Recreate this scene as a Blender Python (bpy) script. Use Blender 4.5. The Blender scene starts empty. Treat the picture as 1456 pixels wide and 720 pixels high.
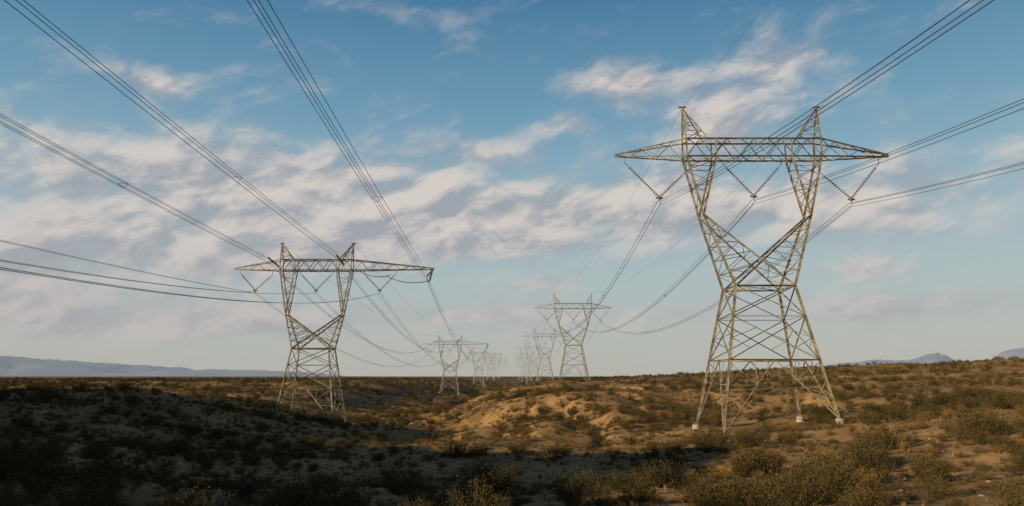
import bpy, math, random
import numpy as np
from mathutils import Vector, Matrix
random.seed(7); np.random.seed(7)
S=bpy.context.scene
S.view_settings.view_transform='Standard'; S.view_settings.look='None'; S.view_settings.exposure=0
COL=S.collection
rad=math.radians
# ------------------------------------------------------------------ sun
SUN_EL=rad(14.0)
TS=Vector((-0.90,-0.44,0)).normalized()          # horizontal direction towards the sun
# ------------------------------------------------------------------ noise / terrain
_tab=np.random.RandomState(3).rand(256,256)
def vnoise(x,y,s=0):
    x=np.asarray(x,float)+s*17.31; y=np.asarray(y,float)+s*41.7
    xi=np.floor(x).astype(int); yi=np.floor(y).astype(int)
    fx=x-xi; fy=y-yi; fx=fx*fx*(3-2*fx); fy=fy*fy*(3-2*fy)
    a=_tab[xi%256,yi%256]; b=_tab[(xi+1)%256,yi%256]; c=_tab[xi%256,(yi+1)%256]; d=_tab[(xi+1)%256,(yi+1)%256]
    return (a*(1-fx)+b*fx)*(1-fy)+(c*(1-fx)+d*fx)*fy-0.5
def fbm(x,y,o=4,s=0):
    r=0;a=1
    for i in range(o):
        r=r+a*vnoise(x,y,s+i*3); x=x*2.03;y=y*2.03;a*=.5
    return r
def sstep(a,b,x):
    t=np.clip((x-a)/(b-a),0,1); return t*t*(3-2*t)
def hraw(x,y):
    x=np.asarray(x,float); y=np.asarray(y,float)
    xw=np.interp(y,[-200,0,40,100,200,330,480,620,800,1100,1600],[10,4,-4,-20,-36,-44,-34,-14,-20,6,20])
    dep=np.interp(y,[-50,5,25,60,110,180,350,600,1000,1800],[0,.2,1.9,4.8,6.2,8.4,10.5,9.0,5.5,0])
    w=np.interp(y,[0,60,150,400,1000],[45,42,30,36,45])
    pl=np.interp(y,[-100,0,20,60,150,400,1500,12000],[-1.8,-1.85,-2.4,-3.2,-3.4,-3.6,-4.5,-6])
    g=np.exp(-(np.abs(x-xw)/w)**2.6)
    z=pl-dep*g
    # incised gullies
    gl=np.abs(fbm(x/60,y/80,3,9))
    z-= 3.0*np.exp(-(gl/.08)**2)*sstep(70,170,y)*(1-sstep(900,1500,y))
    gl2=np.abs(fbm(x/17,y/34,3,13))
    z-= .8*np.exp(-(gl2/.07)**2)*sstep(50,110,y)*(1-sstep(400,800,y))
    # right bank
    z+=2.6*np.exp(-((x-50)/20)**2-((y-52)/22)**2)
    z+=np.clip((x-45)/150,0,1.5)**1.2*7.4*sstep(40,200,y)*(1-sstep(500,1800,y))
    r=np.hypot(x,y)
    far=sstep(60,300,r)
    z+=2.1*fbm(x/42,y/42,4,1)*(.35+.9*far)*(1-.55*sstep(400,1500,r))
    z+=.75*fbm(x/9,y/9,3,2)*(1-sstep(300,900,r))
    z+=.20*fbm(x/1.7,y/1.7,3,4)*(1-sstep(60,160,r))
    # unseen ridge added behind and left of the viewpoint to shade the foreground
    s=x*TS.x+y*TS.y; t=x*(TS.y)+y*(-TS.x)
    cr=23.5+10*fbm(t/28,t*0+3,4,6)
    z+=cr*np.exp(-((s-78)/25)**2)*sstep(-260,-160,t)*(1-sstep(150,270,t))
    return z
ANCH=[(32,100,-6.8,26),(-43,167,-9.4,26),(29.3,370,-4.2,25),(-41,517,-11.5,25),(0,9,-1.95,7)]
_c=[(ax,ay,az-float(hraw(ax,ay)),ar) for ax,ay,az,ar in ANCH]
def height(x,y):
    z=hraw(x,y)
    for ax,ay,dz,ar in _c:
        z=z+dz*np.exp(-((x-ax)**2+(y-ay)**2)/ar**2)
    return z
# ------------------------------------------------------------------ material helpers
def newmat(n):
    m=bpy.data.materials.new(n); m.use_nodes=True
    nt=m.node_tree; b=nt.nodes['Principled BSDF']; b.inputs['Roughness'].default_value=.9
    b.inputs['Specular IOR Level'].default_value=.1
    return m,nt,b
def N(nt,t,**k):
    n=nt.nodes.new(t)
    for a,v in k.items(): setattr(n,a,v)
    return n
def L(nt,a,b): nt.links.new(a,b)
def M(nt,op,a,b=None,c=None,clamp=False):
    n=nt.nodes.new('ShaderNodeMath'); n.operation=op; n.use_clamp=clamp
    for i,v in enumerate((a,b,c)):
        if v is None: continue
        if isinstance(v,(int,float)): n.inputs[i].default_value=v
        else: nt.links.new(v,n.inputs[i])
    return n.outputs[0]
def MR(nt,v,a,b,c=0.,d=1.,smooth=True):
    n=nt.nodes.new('ShaderNodeMapRange'); 
    if smooth: n.interpolation_type='SMOOTHSTEP'
    nt.links.new(v,n.inputs[0])
    for i,q in enumerate((a,b,c,d)): n.inputs[1+i].default_value=q
    return n.outputs[0]
def MIX(nt,f,a,b):
    n=nt.nodes.new('ShaderNodeMix'); n.data_type='RGBA'
    for i,v in ((0,f),(6,a),(7,b)):
        if isinstance(v,(int,float)): n.inputs[i].default_value=v
        elif isinstance(v,tuple): n.inputs[i].default_value=(*v,1)
        else: nt.links.new(v,n.inputs[i])
    return n.outputs[2]
def NOISE(nt,vec,scale,detail=4,rough=.55,dist=0):
    n=nt.nodes.new('ShaderNodeTexNoise'); n.inputs['Scale'].default_value=scale
    n.inputs['Detail'].default_value=detail; n.inputs['Roughness'].default_value=rough
    n.inputs['Distortion'].default_value=dist
    if vec is not None: nt.links.new(vec,n.inputs['Vector'])
    return n.outputs['Fac']
def mkobj(name,verts,faces,mat=None,parent=None,smooth=False):
    me=bpy.data.meshes.new(name); me.from_pydata(verts,[],faces)
    if mat: me.materials.append(mat)
    if smooth: me.polygons.foreach_set('use_smooth',[True]*len(me.polygons))
    o=bpy.data.objects.new(name,me); COL.objects.link(o)
    if parent: o.parent=parent
    return o
# ------------------------------------------------------------------ ground
m_ground,nt,b=newmat('desert_soil')
pos=N(nt,'ShaderNodeNewGeometry').outputs['Position']
n1=NOISE(nt,pos,.05,4,.6); n2=NOISE(nt,pos,.6,5,.65); n3=NOISE(nt,pos,9,3,.7)
c=MIX(nt,MR(nt,n1,.35,.65),(.31,.185,.080),(.47,.295,.135))
c=MIX(nt,MR(nt,n2,.43,.67,0,.8),c,(.135,.085,.041))
c=MIX(nt,MR(nt,n3,.5,.75,0,.45),c,(.46,.33,.19))
# low dry litter and distant scrub speckle
vo=N(nt,'ShaderNodeTexVoronoi'); vo.inputs['Scale'].default_value=.30; L(nt,pos,vo.inputs['Vector'])
sp=M(nt,'MULTIPLY',MR(nt,vo.outputs['Distance'],.50,.25),MR(nt,n2,.40,.55))
sx=N(nt,'ShaderNodeSeparateXYZ'); L(nt,pos,sx.inputs[0])
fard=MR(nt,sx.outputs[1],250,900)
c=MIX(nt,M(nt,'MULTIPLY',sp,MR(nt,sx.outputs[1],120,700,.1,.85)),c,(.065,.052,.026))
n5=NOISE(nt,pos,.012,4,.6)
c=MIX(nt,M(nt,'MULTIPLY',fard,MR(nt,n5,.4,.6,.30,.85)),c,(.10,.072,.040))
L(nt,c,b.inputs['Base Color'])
bp=N(nt,'ShaderNodeBump'); bp.inputs['Strength'].default_value=.9; bp.inputs['Distance'].default_value=.16
hb=M(nt,'ADD',M(nt,'MULTIPLY',n3,.35),n2); L(nt,hb,bp.inputs['Height']); L(nt,bp.outputs[0],b.inputs['Normal'])
nx,ny=620,820
u=np.linspace(-1,1,nx); gx=15*np.sinh(u*math.asinh(12000/15))
v=np.linspace(math.asinh(-500/20),math.asinh(13000/20),ny); gy=10+20*np.sinh(v)
GX,GY=np.meshgrid(gx,gy); GZ=height(GX,GY)
co=np.stack([GX,GY,GZ],-1).reshape(-1,3).astype(np.float32)
idx=np.arange(nx*ny).reshape(ny,nx)
fc=np.stack([idx[:-1,:-1],idx[:-1,1:],idx[1:,1:],idx[1:,:-1]],-1).reshape(-1,4).astype(np.int32)
me=bpy.data.meshes.new('desert_ground')
me.vertices.add(len(co)); me.vertices.foreach_set('co',co.ravel())
me.loops.add(fc.size); me.loops.foreach_set('vertex_index',fc.ravel())
me.polygons.add(len(fc)); me.polygons.foreach_set('loop_start',np.arange(0,fc.size,4,dtype=np.int32))
me.polygons.foreach_set('use_smooth',np.ones(len(fc),bool))
me.update(calc_edges=True); me.validate()
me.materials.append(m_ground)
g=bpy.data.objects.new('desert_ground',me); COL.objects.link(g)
# ------------------------------------------------------------------ mountains
m_mt,nt,b=newmat('hazy_mountain_rock')
pos=N(nt,'ShaderNodeNewGeometry').outputs['Position']
nn=NOISE(nt,pos,.003,6,.6)
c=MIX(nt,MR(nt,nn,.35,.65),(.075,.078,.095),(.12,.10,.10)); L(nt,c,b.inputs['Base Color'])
b.inputs['Emission Color'].default_value=(.25,.285,.325,1); b.inputs['Emission Strength'].default_value=.72  # distance haze put into the rock as an even bluish glow
na,nr=700,36
az=np.radians(np.linspace(-62,62,na)); rr=np.linspace(10300,13300,nr)
A,R=np.meshgrid(az,rr); X=R*np.sin(A); Y=R*np.cos(A)
deg=np.degrees(A)
env=np.interp(deg,[-62,-40,-34,-29,-25,-21,-17,-12,-8,-3,4,12,19,22,26,30,33.5,40,62],
                  [330,290,280,205,160,120,90,30,0,0,0,10,60,165,265,330,470,430,400])
rid=1-np.abs(fbm(X/1300,Y/1300,5,5))*1.6
sh=np.sin(np.clip((R-10300)/3000,0,1)*math.pi)**.6
Z=-12+env*sh*np.clip(rid,0.3,1.1)+ env*.08*fbm(X/300,Y/300,3,8)*sh
vs=np.stack([X,Y,Z],-1).reshape(-1,3); ii=np.arange(na*nr).reshape(nr,na)
ff=np.stack([ii[:-1,:-1],ii[:-1,1:],ii[1:,1:],ii[1:,:-1]],-1).reshape(-1,4)
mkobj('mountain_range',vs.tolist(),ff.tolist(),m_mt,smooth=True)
# ------------------------------------------------------------------ tower materials
m_steel,nt,b=newmat('galvanised_steel')
pos=N(nt,'ShaderNodeNewGeometry').outputs['Position']
nn=NOISE(nt,pos,1.2,4,.6)
L(nt,MIX(nt,MR(nt,nn,.35,.65),(.18,.158,.12),(.39,.345,.26)),b.inputs['Base Color'])
b.inputs['Metallic'].default_value=.2; b.inputs['Roughness'].default_value=.6
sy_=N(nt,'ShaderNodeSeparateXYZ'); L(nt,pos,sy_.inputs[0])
b.inputs['Emission Color'].default_value=(.36,.39,.40,1)      # distance haze painted as a steel glow that grows with depth
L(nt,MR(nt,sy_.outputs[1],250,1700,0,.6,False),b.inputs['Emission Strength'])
m_ins,nt,b=newmat('insulator_porcelain'); b.inputs['Base Color'].default_value=(.20,.15,.11,1); b.inputs['Roughness'].default_value=.35
m_conc,nt,b=newmat('concrete'); nn=NOISE(nt,None,3,5,.6); L(nt,MIX(nt,nn,(.36,.32,.27),(.50,.45,.39)),b.inputs['Base Color'])
m_wire,nt,b=newmat('weathered_cable'); b.inputs['Base Color'].default_value=(.075,.08,.085,1); b.inputs['Roughness'].default_value=.6
# ------------------------------------------------------------------ member builder
class MB:
    def __init__(s): s.v=[];s.f=[]
    def member(s,a,b,w):
        a=Vector(a);b=Vector(b);d=b-a
        if d.length<1e-4:return
        d.normalize(); ref=Vector((0,0,1)) if abs(d.z)<.9 else Vector((0,1,0))
        p=d.cross(ref).normalized(); q=d.cross(p); t=w*.22
        prof=[(0,0),(w,0),(w,t),(t,t),(t,w),(0,w)]
        k=len(s.v)
        for e in (a,b):
            for (i,j) in prof: s.v.append(tuple(e+p*(i-w*.4)+q*(j-w*.4)))
        for i in range(6):
            j=(i+1)%6; s.f.append((k+i,k+j,k+6+j,k+6+i))
    def tube(s,pts,r,n=5):
        k=len(s.v); m=len(pts)
        for i,p in enumerate(pts):
            p=Vector(p); d=(Vector(pts[min(i+1,m-1)])-Vector(pts[max(i-1,0)])).normalized()
            ref=Vector((0,0,1)) if abs(d.z)<.9 else Vector((1,0,0))
            a=d.cross(ref).normalized(); c=d.cross(a); ri=r[i] if isinstance(r,list) else r
            for j in range(n):
                an=2*math.pi*j/n; s.v.append(tuple(p+(a*math.cos(an)+c*math.sin(an))*ri))
        for i in range(m-1):
            for j in range(n):
                j2=(j+1)%n; s.f.append((k+i*n+j,k+i*n+j2,k+(i+1)*n+j2,k+(i+1)*n+j))
    def obj(s,name,mat,parent=None,smooth=False): return mkobj(name,s.v,s.f,mat,parent,smooth)
def lerp(a,b,t): return tuple(a[i]*(1-t)+b[i]*t for i in range(3))
def zig(mb,a0,a1,b0,b1,n,w,rungs=True):
    """lattice between chord a0-a1 and chord b0-b1"""
    for i in range(n):
        A0=lerp(a0,a1,i/n);A1=lerp(a0,a1,(i+1)/n);B0=lerp(b0,b1,i/n);B1=lerp(b0,b1,(i+1)/n)
        if i%2==0: mb.member(A0,B1,w)
        else: mb.member(B0,A1,w)
        if rungs: mb.member(A1,B1,w*.85)
def xb(mb,a0,a1,b0,b1,w):
    mb.member(a0,b1,w); mb.member(b0,a1,w)
def tower_mesh(P,wl=1.0):
    mb=MB(); W=.29*wl; B=.125*wl; C=.078*wl
    fu,fv,wu,wv,zw,z1=P['fu'],P['fv'],P['wu'],P['wv'],P['zw'],P['z1']
    feet=P['feet']
    def leg(sx,sy,z):
        t=z/zw; return (sx*(fu+(wu-fu)*t),sy*(fv+(wv-fv)*t),z)
    cs=[(-1,-1),(1,-1),(1,1),(-1,1)]
    for k,(sx,sy) in enumerate(cs):
        mb.member(leg(sx,sy,feet[k]),leg(sx,sy,zw),W)
    z2=z1+(zw-z1)*.58
    for k in range(4):
        a,b_=cs[k],cs[(k+1)%4]
        for z,w in ((z1,B*1.5),(zw,B*1.9),(z2,C)):
            mb.member(leg(*a,z),leg(*b_,z),w)
        xb(mb,leg(*a,z1),leg(*a,z2),leg(*b_,z1),leg(*b_,z2),B)
        xb(mb,leg(*a,z2),leg(*a,zw),leg(*b_,z2),leg(*b_,zw),B)
        m1=lerp(leg(*a,z1),leg(*b_,z1),.5)
        for q,o in ((a,b_),(b_,a)):
            mb.member(leg(*q,(z1+z2)/2),lerp(leg(*q,z1),leg(*o,z2),.27),C)
            mb.member(leg(*q,(z1+z2)/2),lerp(leg(*o,z1),leg(*q,z2),.73),C)
        for q,o,k2 in ((a,b_,k),(b_,a,(k+1)%4)):
            ft=leg(*q,feet[k2]+.5)
            mb.member(ft,m1,B*1.15)
            for t in (.33,.66):
                dp=lerp(ft,m1,t); lz=ft[2]+(z1-ft[2])*t
                mb.member(leg(*q,lz),dp,C)
                mb.member(leg(*q,lz+(z1-ft[2])*.30),dp,C)
            mb.member(lerp(ft,m1,.66),lerp(leg(*q,z1),m1,.55),C)
        q0=lerp(leg(*a,feet[k]+.5),m1,.52); q1=lerp(leg(*b_,feet[(k+1)%4]+.5),m1,.52)
        mb.member(q0,q1,C*1.2); mb.member(leg(*a,z1*.5),q0,C); mb.member(leg(*b_,z1*.5),q1,C)
    mb.member(leg(-1,-1,z1),leg(1,1,z1),C); mb.member(leg(1,-1,z1),leg(-1,1,z1),C)
    mb.member(leg(-1,-1,zw),leg(1,1,zw),C); mb.member(leg(1,-1,zw),leg(-1,1,zw),C)
    eu,ev,ze=P['eu'],P['ev'],P['ze']; ou,iu,zb,zt=P['ou'],P['iu'],P['zb'],P['zt']; cv=P['cv']
    for sy in (-1,1):
        for sx in (-1,1):
            wc=(sx*wu,sy*wv,zw); wo=(-sx*wu,sy*wv,zw); e=(sx*eu,sy*ev,ze)
            mb.member(wc,e,W*.95)
            mb.member(wo,e,W*.8)
            xc=lerp(wo,e,wu/(wu+eu))
            for i in range(1,5):
                t=i/5; mb.member(lerp(wc,e,t),lerp(xc,e,t),C*1.1)
                mb.member(lerp(wc,e,t),lerp(xc,e,(i-1)/5),C*1.2)
            mb.member(lerp(wc,e,.22),lerp(wc,xc,.5),C)
            ob=(sx*ou,sy*cv,zb); ib=(sx*iu,sy*cv,zb)
            mb.member(e,ob,W*.85); mb.member(e,ib,W*.8); 
            mb.member(ob,(sx*ou,sy*cv,zt),W*.7); mb.member(ib,(sx*iu,sy*cv,zt),W*.55)
            for i in range(1,6):
                t=i/6
                if i%2: mb.member(lerp(e,ob,t),lerp(e,ib,(i+1)/6),C)
                else: mb.member(lerp(e,ib,t),lerp(e,ob,(i+1)/6),C)
                if i in (3,5): mb.member(lerp(e,ob,t),lerp(e,ib,t),C)
    for sx in (-1,1):
        w0=(sx*wu,-wv,zw);w1=(sx*wu,wv,zw);e0=(sx*eu,-ev,ze);e1=(sx*eu,ev,ze)
        zig(mb,w0,e0,w1,e1,5,C)
        zig(mb,(-sx*wu,-wv,zw),e0,(-sx*wu,wv,zw),e1,7,C)
        for uu in (ou,iu): zig(mb,e0,(sx*uu,-cv,zb),e1,(sx*uu,cv,zb),6,C,False)
    n=10
    for sy in (-1,1):
        for z in (zb,zt): mb.member((-ou,sy*cv,z),(ou,sy*cv,z),B*1.6)
        zig(mb,(-ou,sy*cv,zb),(ou,sy*cv,zb),(-ou,sy*cv,zt),(ou,sy*cv,zt),n,B*.9,False)
    for z in (zb,zt): zig(mb,(-ou,-cv,z),(ou,-cv,z),(-ou,cv,z),(ou,cv,z),n,C)
    for sx,al in ((-1,P['al']),(1,P['ar'])):
        tip=(sx*al,0,zb+.25); tt=(sx*al,0,zb+.5); nn=max(5,int((al-ou)/1.7))
        for sy in (-1,1):
            bb=(sx*ou,sy*cv,zb);tb=(sx*ou,sy*cv,zt)
            mb.member(bb,tip,B*1.35); mb.member(tb,tt,B*1.35)
            zig(mb,bb,tip,tb,tt,nn,C,False)
        zig(mb,(sx*ou,-cv,zb),tip,(sx*ou,cv,zb),tip,nn,C,True)
        zig(mb,(sx*ou,-cv,zt),tt,(sx*ou,cv,zt),tt,nn,C,True)
        pk=(sx*(ou+.15),0,P['zp']); pi=ou-P['pw']
        for sy in (-1,1):
            a=(sx*ou,sy*cv,zt); c_=(sx*pi,sy*cv,zt)
            mb.member(a,pk,B*1.4); mb.member(c_,pk,B*1.3)
            zig(mb,a,pk,c_,pk,4,C)
        zig(mb,(sx*ou,-cv,zt),pk,(sx*ou,cv,zt),pk,5,C); zig(mb,(sx*pi,-cv,zt),pk,(sx*pi,cv,zt),pk,4,C)
        mb.member((pk[0]-.5,0,pk[2]),(pk[0]+.5,0,pk[2]+.05),B*1.6)
    return mb
def istring(mb,a,b,r=.20,pitch=.34):
    a=Vector(a);b=Vector(b);n=int((b-a).length/pitch); pts=[];rs=[]
    for i in range(n):
        for t,q in ((0,.04),(.25,r),(.45,r*.7),(.55,.04)):
            pts.append(a.lerp(b,(i+t)/n)); rs.append(q)
    pts.append(b); rs.append(.05); mb.tube(pts,rs,7)
def insulators(P):
    mb=MB()
    for (x0,z0,xb_,zb_,x1,z1) in P['V']:
        for (xs,zs) in ((x0,z0),(x1,z1)):
            d=Vector((xb_-xs,0,zb_-zs)); k=.12
            p=Vector((xs,0,zs))+d*k
            mb.tube([(xs,0,zs),tuple(p)],.05,4)
            istring(mb,(p.x,0,p.z),(xb_,0,zb_))
        mb.tube([(xb_-.45,0,zb_-.05),(xb_,0,zb_-.25),(xb_+.45,0,zb_-.05)],.12,5)
        mb.tube([(xb_,-.3,zb_-.1),(xb_,.3,zb_-.1)],.1,5)
        mb.tube([(xb_,0,zb_),(xb_,0,zb_-.7)],.06,5)
    for (a,b_) in P.get('str',[]): istring(mb,a,b_)
    for (a,b_,sg) in P.get('jump',[]):
        for o in (-.3,.3):
            pts=[]
            for i in range(13):
                t=i/12; q=lerp(a,b_,t); pts.append((q[0],q[1]+o,q[2]-4*sg*t*(1-t)))
            mb.tube(pts,.05,4)
    return mb
def links(P):
    mb=MB(); zb=P['zb']
    for (x0,z0,xb_,zb_,x1,z1) in P['V']:
        for (xs,zs) in ((x0,z0),(x1,z1)):
            mb.member((xs,0,zs),(xs,0,zb),.09)
    return mb
def footings(P):
    mb=MB()
    for k,(sx,sy) in enumerate([(-1,-1),(1,-1),(1,1),(-1,1)]):
        z=P['feet'][k]; t=z/P['zw']; x=sx*(P['fu']+(P['wu']-P['fu'])*t); y=sy*(P['fv']+(P['wv']-P['fv'])*t)
        mb.tube([(x,y,z-1.2),(x,y,z+.30),(x,y,z+.40),(x,y,z+.41)],[.60,.52,.46,.01],14)
    return mb
PR=dict(fu=7.1,fv=6.8,wu=3.75,wv=3.0,zw=18.1,z1=8.8,eu=7.0,ev=1.3,ze=27.6,ou=8.9,iu=5.0,zb=35.5,zt=37.9,cv=1.25,al=18.3,ar=18.3,zp=42.6,pw=2.9,
  V=[(-16.9,34.8,-12.5,30.2,-9.0,33.5),(-3.9,34.7,0,30.4,3.9,34.7),(9.0,33.5,12.9,30.0,16.9,34.8)])
PL=dict(fu=6.1,fv=6.1,wu=3.9,wv=3.0,zw=15.3,z1=7.0,eu=6.0,ev=1.3,ze=22.6,ou=7.7,iu=4.5,zb=32.2,zt=34.5,cv=1.25,al=18.0,ar=25.6,zp=38.2,pw=2.7,
  V=[(-16.6,31.6,-13.2,27.9,-9.6,31.2),(-3.6,31.6,0,27.9,3.6,31.6),(10.4,31.4,13.8,27.9,17.4,31.6)],
  str=[((24.8,0,32.3),(24.6,0,29.9)),((-9.5,0,34.0),(-9.5,-4,34.5)),((-9.5,0,34.0),(-9.5,4,33.6)),((5,0,34.6),(5,-4,35)),((5,0,34.6),(5,4,34)),((25.2,0,32.3),(24.3,-3,30.6)),((25.2,0,32.3),(24.3,3,30.3))],
  jump=[((15,0,31),(24.6,0,30),.9),((9,0,32.2),(16,0,31.2),.8),((24.3,-3,30.6),(24.3,3,30.3),.7)])
def ground_feet(P,x,y,z0,base=True):
    f=[]
    for (sx,sy) in [(-1,-1),(1,-1),(1,1),(-1,1)]:
        f.append(float(height(x+sx*P['fu'],y+sy*P['fv']))-z0+.2)
    return f
def place(P,x,y,z0,wl=1.0):
    P=dict(P); P['feet']=ground_feet(P,x,y,z0)
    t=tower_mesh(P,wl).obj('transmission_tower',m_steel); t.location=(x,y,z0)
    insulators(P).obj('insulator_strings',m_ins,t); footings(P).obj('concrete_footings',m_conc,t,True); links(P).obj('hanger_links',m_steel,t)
    return t
RT=[(32,100,-6.8,1),(29.3,370,-3.6,.9),(27,640,-3.6,1.1),(24.5,910,-3.8,1.2),(22,1180,-3.8,1.4),(20,1450,-4,1.5)]
LT=[(-42.5,167,-9.5,1.08),(-41,517,-11.5,1.0),(-36.5,860,-8.5,1.2),(-33,1200,-6,1.4),(-31,1550,-5,1.5)]
for q in RT: place(PR,*q)
for q in LT: place(PL,*q)
# ------------------------------------------------------------------ cables
def span(mb,p0,p1,sag,offs,r=.035,n=44,spacers=True):
    for (ox,oz) in offs:
        pts=[]
        for i in range(n+1):
            t=i/n; q=lerp(p0,p1,t); pts.append((q[0]+ox,q[1],q[2]+oz-4*sag*t*(1-t)))
        mb.tube(pts,r,5)
    if spacers and len(offs)>1:
        Ln=(Vector(p1)-Vector(p0)).length; k=max(2,int(Ln/85))
        for i in range(1,k):
            t=(i-.35)/k; q=lerp(p0,p1,t); z=q[2]-4*sag*t*(1-t)
            for j in range(len(offs)):
                a=offs[j]; c_=offs[(j+1)%len(offs)]
                mb.tube([(q[0]+a[0],q[1],z+a[1]),(q[0]+c_[0],q[1],z+c_[1])],.03,4)
TRI=[(-.28,.1),(.28,.1),(0,-.38)]
BIG=[(-.75,.15),(0,.25),(.75,.1),(.15,-.55)]
# right line
mb=MB()
pts=[(32-.0,-172,-7.6)]+[(x,y,z) for x,y,z,w in RT]
for i in range(len(pts)-1):
    a,c_=pts[i],pts[i+1]
    for (x0,z0,xv,zv,x1,z1) in PR['V']:
        rr_=.028 if i==0 else .026+.008*i
        span(mb,(a[0]+xv,a[1],a[2]+zv-.7),(c_[0]+xv,c_[1],c_[2]+zv-.7),9.2 if i==0 else 10.5,TRI if i<2 else TRI[:1],rr_)
    for s in (-1,1):
        span(mb,(a[0]+s*9,a[1],a[2]+42.6),(c_[0]+s*9,c_[1],c_[2]+42.6),5.5,[(0,0)],.012+.008*min(i,2))
mb.obj('power_line_cables',m_wire)
# left line, suspended phases
mb=MB()
pts=[(-42.5,-133,-9.5)]+[(x,y,z) for x,y,z,w in LT]
for i in range(len(pts)-1):
    a,c_=pts[i],pts[i+1]
    for k,(x0,z0,xv,zv,x1,z1) in enumerate(PL['V']):
        sg=(4.0,9.2,12.2)[k] if i==0 else 12.5
        span(mb,(a[0]+xv,a[1],a[2]+zv-.7),(c_[0]+xv,c_[1],c_[2]+zv-.7),sg,TRI[:2] if i<2 else TRI[:1],.024 if i==0 else .022+.009*i)
    for s in (-1,1):
        if i: span(mb,(a[0]+s*7.8,a[1],a[2]+38.2),(c_[0]+s*7.8,c_[1],c_[2]+38.2),6,[(0,0)],.012+.01*i)
mb.obj('power_line_cables',m_wire)
# left line, upper circuit
mb=MB()
z0=-9.5
for (x,zh,ze_,sg) in ((-53,34.4,34,1.6),(-37.6,34.9,35.5,1.4),(-18.4,30.3,40,1.6)):
    span(mb,(x,167,z0+zh),(x,-130,ze_),sg,BIG,.032)
for i in range(len(LT)-1):
    a,c_=LT[i],LT[i+1]
    for (xo,zh) in ((-10.5,34.2),(5,34.5),(24.2,30.2)):
        span(mb,(a[0]+xo,a[1],a[2]+zh),(c_[0]+xo,c_[1],c_[2]+zh),13,TRI if i<1 else TRI[:1],.028+.010*i)
mb.obj('power_line_cables',m_wire)
# ------------------------------------------------------------------ vegetation
def leafmat(name,c0,c1,c2):
    m,nt,b=newmat(name)
    oi=N(nt,'ShaderNodeObjectInfo'); pos=N(nt,'ShaderNodeTexCoord').outputs['Object']
    nn=NOISE(nt,pos,3.0,2,.6)
    c=MIX(nt,oi.outputs['Random'],c0,c1); c=MIX(nt,MR(nt,nn,.45,.7,0,.8),c,c2)
    L(nt,c,b.inputs['Base Color']); return m
m_creo=leafmat('creosote_leaf',(.055,.049,.019),(.115,.088,.03),(.13,.10,.038))
m_burs=leafmat('bursage_leaf',(.095,.074,.036),(.20,.145,.07),(.07,.056,.03))
m_gras=leafmat('dry_grass_blade',(.26,.17,.07),(.40,.265,.11),(.20,.13,.055))
m_gold=leafmat('rabbitbrush_leaf',(.22,.135,.035),(.34,.19,.05),(.14,.09,.03))
m_twig,nt,b=newmat('twig'); b.inputs['Base Color'].default_value=(.13,.095,.06,1)
def bush(rng,h,w,stems,leaves,ls,open_=.5,twig=.012):
    v=[];f=[];mi=[]
    def tri(p,d,l,wd,m):
        d=d.normalized(); s=d.cross(Vector((rng.gauss(0,1),rng.gauss(0,1),rng.gauss(0,1)))).normalized()*wd
        k=len(v); v.extend([tuple(p-s*.5),tuple(p+s*.5),tuple(p+d*l+s*.25),tuple(p+d*l-s*.25)]); f.append((k,k+1,k+2,k+3)); mi.append(m)
    tips=[]
    for i in range(stems):
        a=rng.uniform(0,2*math.pi); o=math.sqrt(rng.random())
        hh=h*rng.uniform(.6,1.0)*(1-.45*o*o); end=Vector((math.cos(a)*o*w,math.sin(a)*o*w,hh))
        st=Vector((math.cos(a)*w*.10*o,math.sin(a)*w*.10*o,-.03)); mid=st.lerp(end,.5)+Vector((0,0,-.06*h))+Vector((rng.gauss(0,.05),rng.gauss(0,.05),0))*w
        for p,q in ((st,mid),(mid,end)):
            for kk in range(2): tri(p,q-p,(q-p).length,twig,1)
        tips.append((st,mid,end))
    for i in range(leaves):
        st,mid,end=tips[rng.randrange(len(tips))]
        t=open_+(1.0-open_)*rng.random()**.8
        p=mid.lerp(end,t*2-1) if t>.5 else st.lerp(mid,t*2)
        g=lambda s: max(-1.6*s,min(1.6*s,rng.gauss(0,s)))
        sp=.07*w*(.5+t); p=p+Vector((g(sp),g(sp),g(sp)))
        p.z=max(p.z,.01)
        d=Vector((rng.gauss(0,1),rng.gauss(0,1),rng.gauss(.4,.8))); tri(p,d,ls*rng.uniform(.6,1.3),ls*.55,0)
    return v,f,mi
def tuft(rng,h,w,n,bw):
    v=[];f=[];mi=[]
    for i in range(n):
        a=rng.uniform(0,6.283);o=math.sqrt(rng.random()); p=Vector((math.cos(a)*o*w*.35,math.sin(a)*o*w*.35,-.02))
        e=p+Vector((math.cos(a)*w*o*rng.uniform(.4,1),math.sin(a)*w*o*rng.uniform(.4,1),h*rng.uniform(.5,1.1)))
        m_=p.lerp(e,.5)+Vector((0,0,h*.12)); s=Vector((-math.sin(a+rng.gauss(0,.8)),math.cos(a),0))*bw
        k=len(v); v.extend([tuple(p-s),tuple(p+s),tuple(m_+s*.8),tuple(m_-s*.8),tuple(e)]); f.append((k,k+1,k+2,k+3)); f.append((k+3,k+2,k+4)); mi+= [0,0]
    return v,f,mi
def stone(rng):
    import bmesh
    bm=bmesh.new(); bmesh.ops.create_icosphere(bm,subdivisions=2,radius=.5)
    for q in bm.verts:
        q.co*=1+.28*float(vnoise(q.co.x*2.3,q.co.y*2.3+q.co.z*1.7,rng.seedk)); q.co.z*=.6
    v=[tuple(q.co) for q in bm.verts]; f=[tuple(x.index for x in p.verts) for p in bm.faces]; bm.free(); return v,f,[0]*len(f)
scrub=bpy.data.objects.new('desert_scrub',None); COL.objects.link(scrub)
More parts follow.
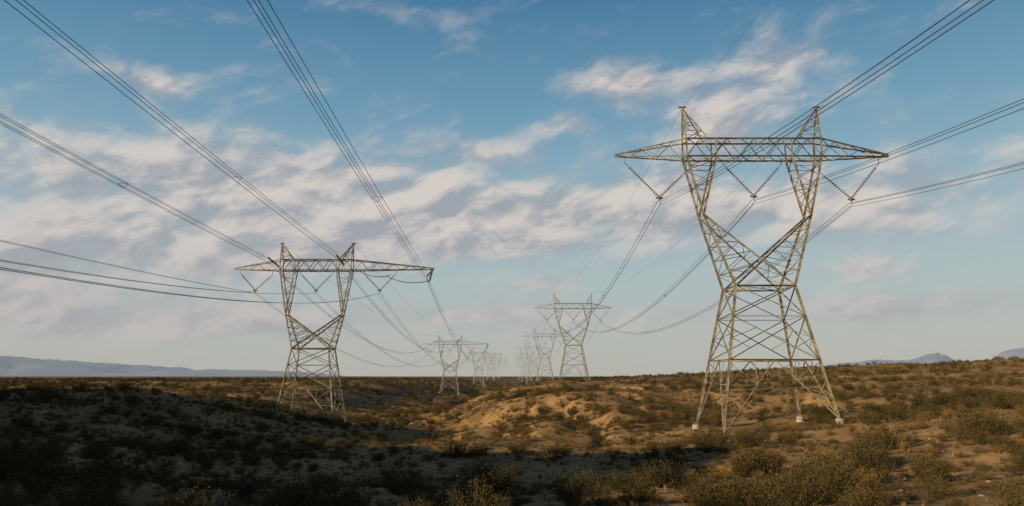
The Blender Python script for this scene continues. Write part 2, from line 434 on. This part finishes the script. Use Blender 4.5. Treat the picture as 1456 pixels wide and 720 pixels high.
def scatter(name,protos,mat,dens,rmax,smin,smax,pw,clump,rmin=5.5,seed=0,parent=scrub):
    rs=np.random.RandomState(seed); TH=rad(43)
    rg=np.linspace(rmin,rmax,4000); rho=dens*np.minimum(1,130/rg)**pw; cdf=np.cumsum(rho*rg); tot=cdf[-1]*(rg[1]-rg[0])*2*TH
    n=int(tot*2); r=np.interp(rs.rand(n),cdf/cdf[-1],rg); a=rs.uniform(-TH,TH,n); x=r*np.sin(a); y=r*np.cos(a)
    mask=fbm(x/14,y/14,3,seed+20)+.5*fbm(x/60,y/60,2,seed+30)
    lf=.30*(1-sstep(-50,5,x))+.14*(1-sstep(30,75,y))
    keep=rs.rand(n)<np.clip(.42+lf+mask*clump,0.03,1)
    x=x[keep];y=y[keep];r=r[keep]; z=height(x,y)-.02
    sc=(smin+(smax-smin)*rs.rand(len(x))**1.8)*(1+.35*sstep(200,800,r))*(.5+.5*sstep(8,45,r)); rot=rs.uniform(0,2*math.pi,len(x))
    pick=rs.randint(0,len(protos),len(x))
    for k,pr in enumerate(protos):
        mk=np.where(pick==k)[0]; V=np.zeros((len(mk),4,3))
        for j in range(4):
            an=rot[mk]+j*math.pi/2+math.pi/4; V[:,j,0]=x[mk]+np.cos(an)*sc[mk]*.7071; V[:,j,1]=y[mk]+np.sin(an)*sc[mk]*.7071; V[:,j,2]=z[mk]
        car=mkobj(name+'_patch',V.reshape(-1,3).tolist(),np.arange(len(mk)*4).reshape(-1,4).tolist(),None,parent)
        car.instance_type='FACES'; car.use_instance_faces_scale=True; car.instance_faces_scale=1
        car.show_instancer_for_render=False; car.show_instancer_for_viewport=False
        me=bpy.data.meshes.new(name); me.from_pydata(pr[0],[],pr[1]); me.materials.append(mat); me.materials.append(m_twig)
        me.polygons.foreach_set('material_index',pr[2]); o=bpy.data.objects.new(name,me); COL.objects.link(o); o.parent=car
    return len(x)
R_=random.Random(5)
creo=[bush(R_,.95,.70,42,1500,.042,.28) for _ in range(4)]
burs=[bush(R_,.62,.62,34,560,.055,.12) for _ in range(4)]
gold=[bush(R_,.75,.55,60,800,.05,.3) for _ in range(2)]
gras=[tuft(R_,1.0,.55,80,.013) for _ in range(3)]
n=[scatter('creosote_bush',creo,m_creo,.056,1000,.7,2.4,.85,2.2,16,1),
   scatter('bursage_shrub',burs,m_burs,.36,800,.25,.95,1.05,1.8,6.5,2),
   scatter('rabbitbrush_shrub',gold,m_gold,.028,600,.5,1.4,1.0,1.8,20,3),
   scatter('dry_grass_tuft',gras,m_gras,.34,260,.15,.45,1.4,1.6,5.5,4)]
class RG(random.Random): seedk=0
sts=[]
for k in range(3):
    q=RG(k); q.seedk=k*5+1; sts.append(stone(q))
m_stone,nt,b=newmat('desert_stone'); oi=N(nt,'ShaderNodeObjectInfo'); L(nt,MIX(nt,oi.outputs['Random'],(.20,.15,.105),(.38,.31,.24)),b.inputs['Base Color'])
stones=bpy.data.objects.new('scattered_stones',None); COL.objects.link(stones)
n.append(scatter('stone',sts,m_stone,.5,100,.05,.30,1,1.0,5.5,6,stones))
print('scatter',n)
# ------------------------------------------------------------------ sun + sky
sl=bpy.data.lights.new('sun','SUN'); sl.energy=5.0; sl.angle=rad(.5); sl.color=(1,.78,.47)
so=bpy.data.objects.new('sun',sl); COL.objects.link(so)
d=Vector((TS.x*math.cos(SUN_EL),TS.y*math.cos(SUN_EL),math.sin(SUN_EL)))
so.rotation_euler=d.to_track_quat('Z','Y').to_euler(); so.location=(-60,-40,60)
w=bpy.data.worlds.new('World'); S.world=w; w.use_nodes=True; nt=w.node_tree
try:
    w.cycles.sampling_method='MANUAL'; w.cycles.sample_map_resolution=256
except Exception as e: print(e)
bg=nt.nodes['Background']; bg.inputs[1].default_value=.1
sk=N(nt,'ShaderNodeTexSky'); sk.sky_type='NISHITA'; sk.sun_disc=False; sk.sun_elevation=SUN_EL
sk.sun_rotation=math.atan2(TS.x,TS.y); sk.air_density=1.2; sk.dust_density=1.5
tc=N(nt,'ShaderNodeTexCoord').outputs['Generated']
sp=N(nt,'ShaderNodeSeparateXYZ'); L(nt,tc,sp.inputs[0])
azn=M(nt,'MULTIPLY',M(nt,'ARCTAN2',sp.outputs[0],sp.outputs[1]),57.29578)
eln=M(nt,'MULTIPLY',M(nt,'ARCSINE',sp.outputs[2]),57.29578)
cr=N(nt,'ShaderNodeValToRGB'); L(nt,M(nt,'DIVIDE',eln,60,clamp=True),cr.inputs[0])
E=cr.color_ramp.elements
stops=[(0,(.49,.48,.44)),(2.5,(.465,.495,.47)),(7,(.41,.505,.525)),(13,(.295,.455,.535)),(19,(.16,.335,.475)),(27,(.062,.20,.36)),(40,(.014,.06,.14)),(60,(.007,.03,.075))]
E[0].position=0;E[0].color=(*stops[0][1],1);E[1].position=1;E[1].color=(*stops[-1][1],1)
for e,cc in stops[1:-1]:
    k=E.new(e/60); k.color=(*cc,1)
x10=N(nt,'ShaderNodeVectorMath',operation='SCALE'); L(nt,cr.outputs[0],x10.inputs[0])
# unseen sky beside and behind the view dimmed to deepen the ground shade
L(nt,MR(nt,M(nt,'ABSOLUTE',azn),36,100,10.,4.3),x10.inputs['Scale'])
base=MIX(nt,.90,sk.outputs[0],x10.outputs[0])
def cvec(daz=0,dele=0,sa=1/7.5,se=1/3.6,shear=.10):
    a=M(nt,'ADD',azn,daz); e=M(nt,'ADD',eln,dele)
    cb=N(nt,'ShaderNodeCombineXYZ')
    L(nt,M(nt,'MULTIPLY',a,sa),cb.inputs[0])
    L(nt,M(nt,'MULTIPLY',M(nt,'SUBTRACT',e,M(nt,'MULTIPLY',a,shear)),se),cb.inputs[1])
    return cb.outputs[0]
def dens(daz,dele):
    n_=NOISE(nt,cvec(daz,dele),1.0,6,.56,.35)
    m_=NOISE(nt,cvec(daz+40,dele,1/2.8,1/1.3,.35),1.0,3,.55,.6)
    return M(nt,'ADD',M(nt,'MULTIPLY',n_,.78),M(nt,'MULTIPLY',m_,.22))
BL=[(-26,13.5,13,4.2,.32),(-10,13.8,8,3.2,.25),(-14,11.0,13,3.0,.22),(-26,19.4,2.6,1.1,.27),(-8.5,26.0,3.4,1.0,.20),(15.5,17.6,4.2,2.8,.31),(9,21.3,3.8,1.5,.28),(21,21.8,4.0,1.5,.29),(14,20,8,3.5,.09),
    (4,18.4,3.0,.9,.27),(6,12.3,9,2.5,.32),(23,11.8,14,2.8,.37),(-3,9.8,9,1.6,.25),(24,7.2,3.4,1.0,.27),(3,6.8,3.2,1.0,.26),(-19,8.4,8,2.4,.32),(-33,6.8,8,2.5,.32),(-3,4.3,20,1.3,.25),(-28,3.4,14,1.5,.26),(25,4.4,13,1.2,.24),(-2,16.5,4,1.4,.20)]
tot=None
for (a,e,sa,se,k) in BL:
    p=M(nt,'MULTIPLY',M(nt,'SUBTRACT',azn,a),1/sa); q=M(nt,'MULTIPLY',M(nt,'SUBTRACT',eln,e),1/se)
    pq=M(nt,'MULTIPLY_ADD',p,p,M(nt,'MULTIPLY',q,q))
    gg=M(nt,'MULTIPLY',M(nt,'POWER',.3679,pq),k)
    tot=gg if tot is None else M(nt,'ADD',tot,gg)
tot=M(nt,'MINIMUM',tot,.39)
d0=dens(0,0); d1=dens(-1.0,1.0)
cov=MR(nt,M(nt,'ADD',d0,tot),.51,.90)
lit=MR(nt,M(nt,'SUBTRACT',d0,d1),-.11,.11)
cc=MIX(nt,lit,(3.4,3.6,4.05),(6.8,6.15,5.7))
lowf=MR(nt,eln,13,2)
cc=MIX(nt,M(nt,'MULTIPLY',lowf,.6),cc,(4.15,4.0,4.15))
up=MR(nt,eln,-.5,2.5)
fin=MIX(nt,M(nt,'MULTIPLY',M(nt,'MULTIPLY',cov,.92),up),base,cc)
L(nt,fin,bg.inputs[0])
# ------------------------------------------------------------------ camera
cd=bpy.data.cameras.new('camera'); cam=bpy.data.objects.new('camera',cd); COL.objects.link(cam)
cd.sensor_width=36; cd.lens=36*1100/1456; cd.clip_end=40000; cd.clip_start=.1
cd.dof.use_dof=True; cd.dof.focus_distance=120; cd.dof.aperture_fstop=1.0
cam.location=(0,0,0); cam.rotation_euler=(rad(90+9.04),0,0)
S.camera=cam
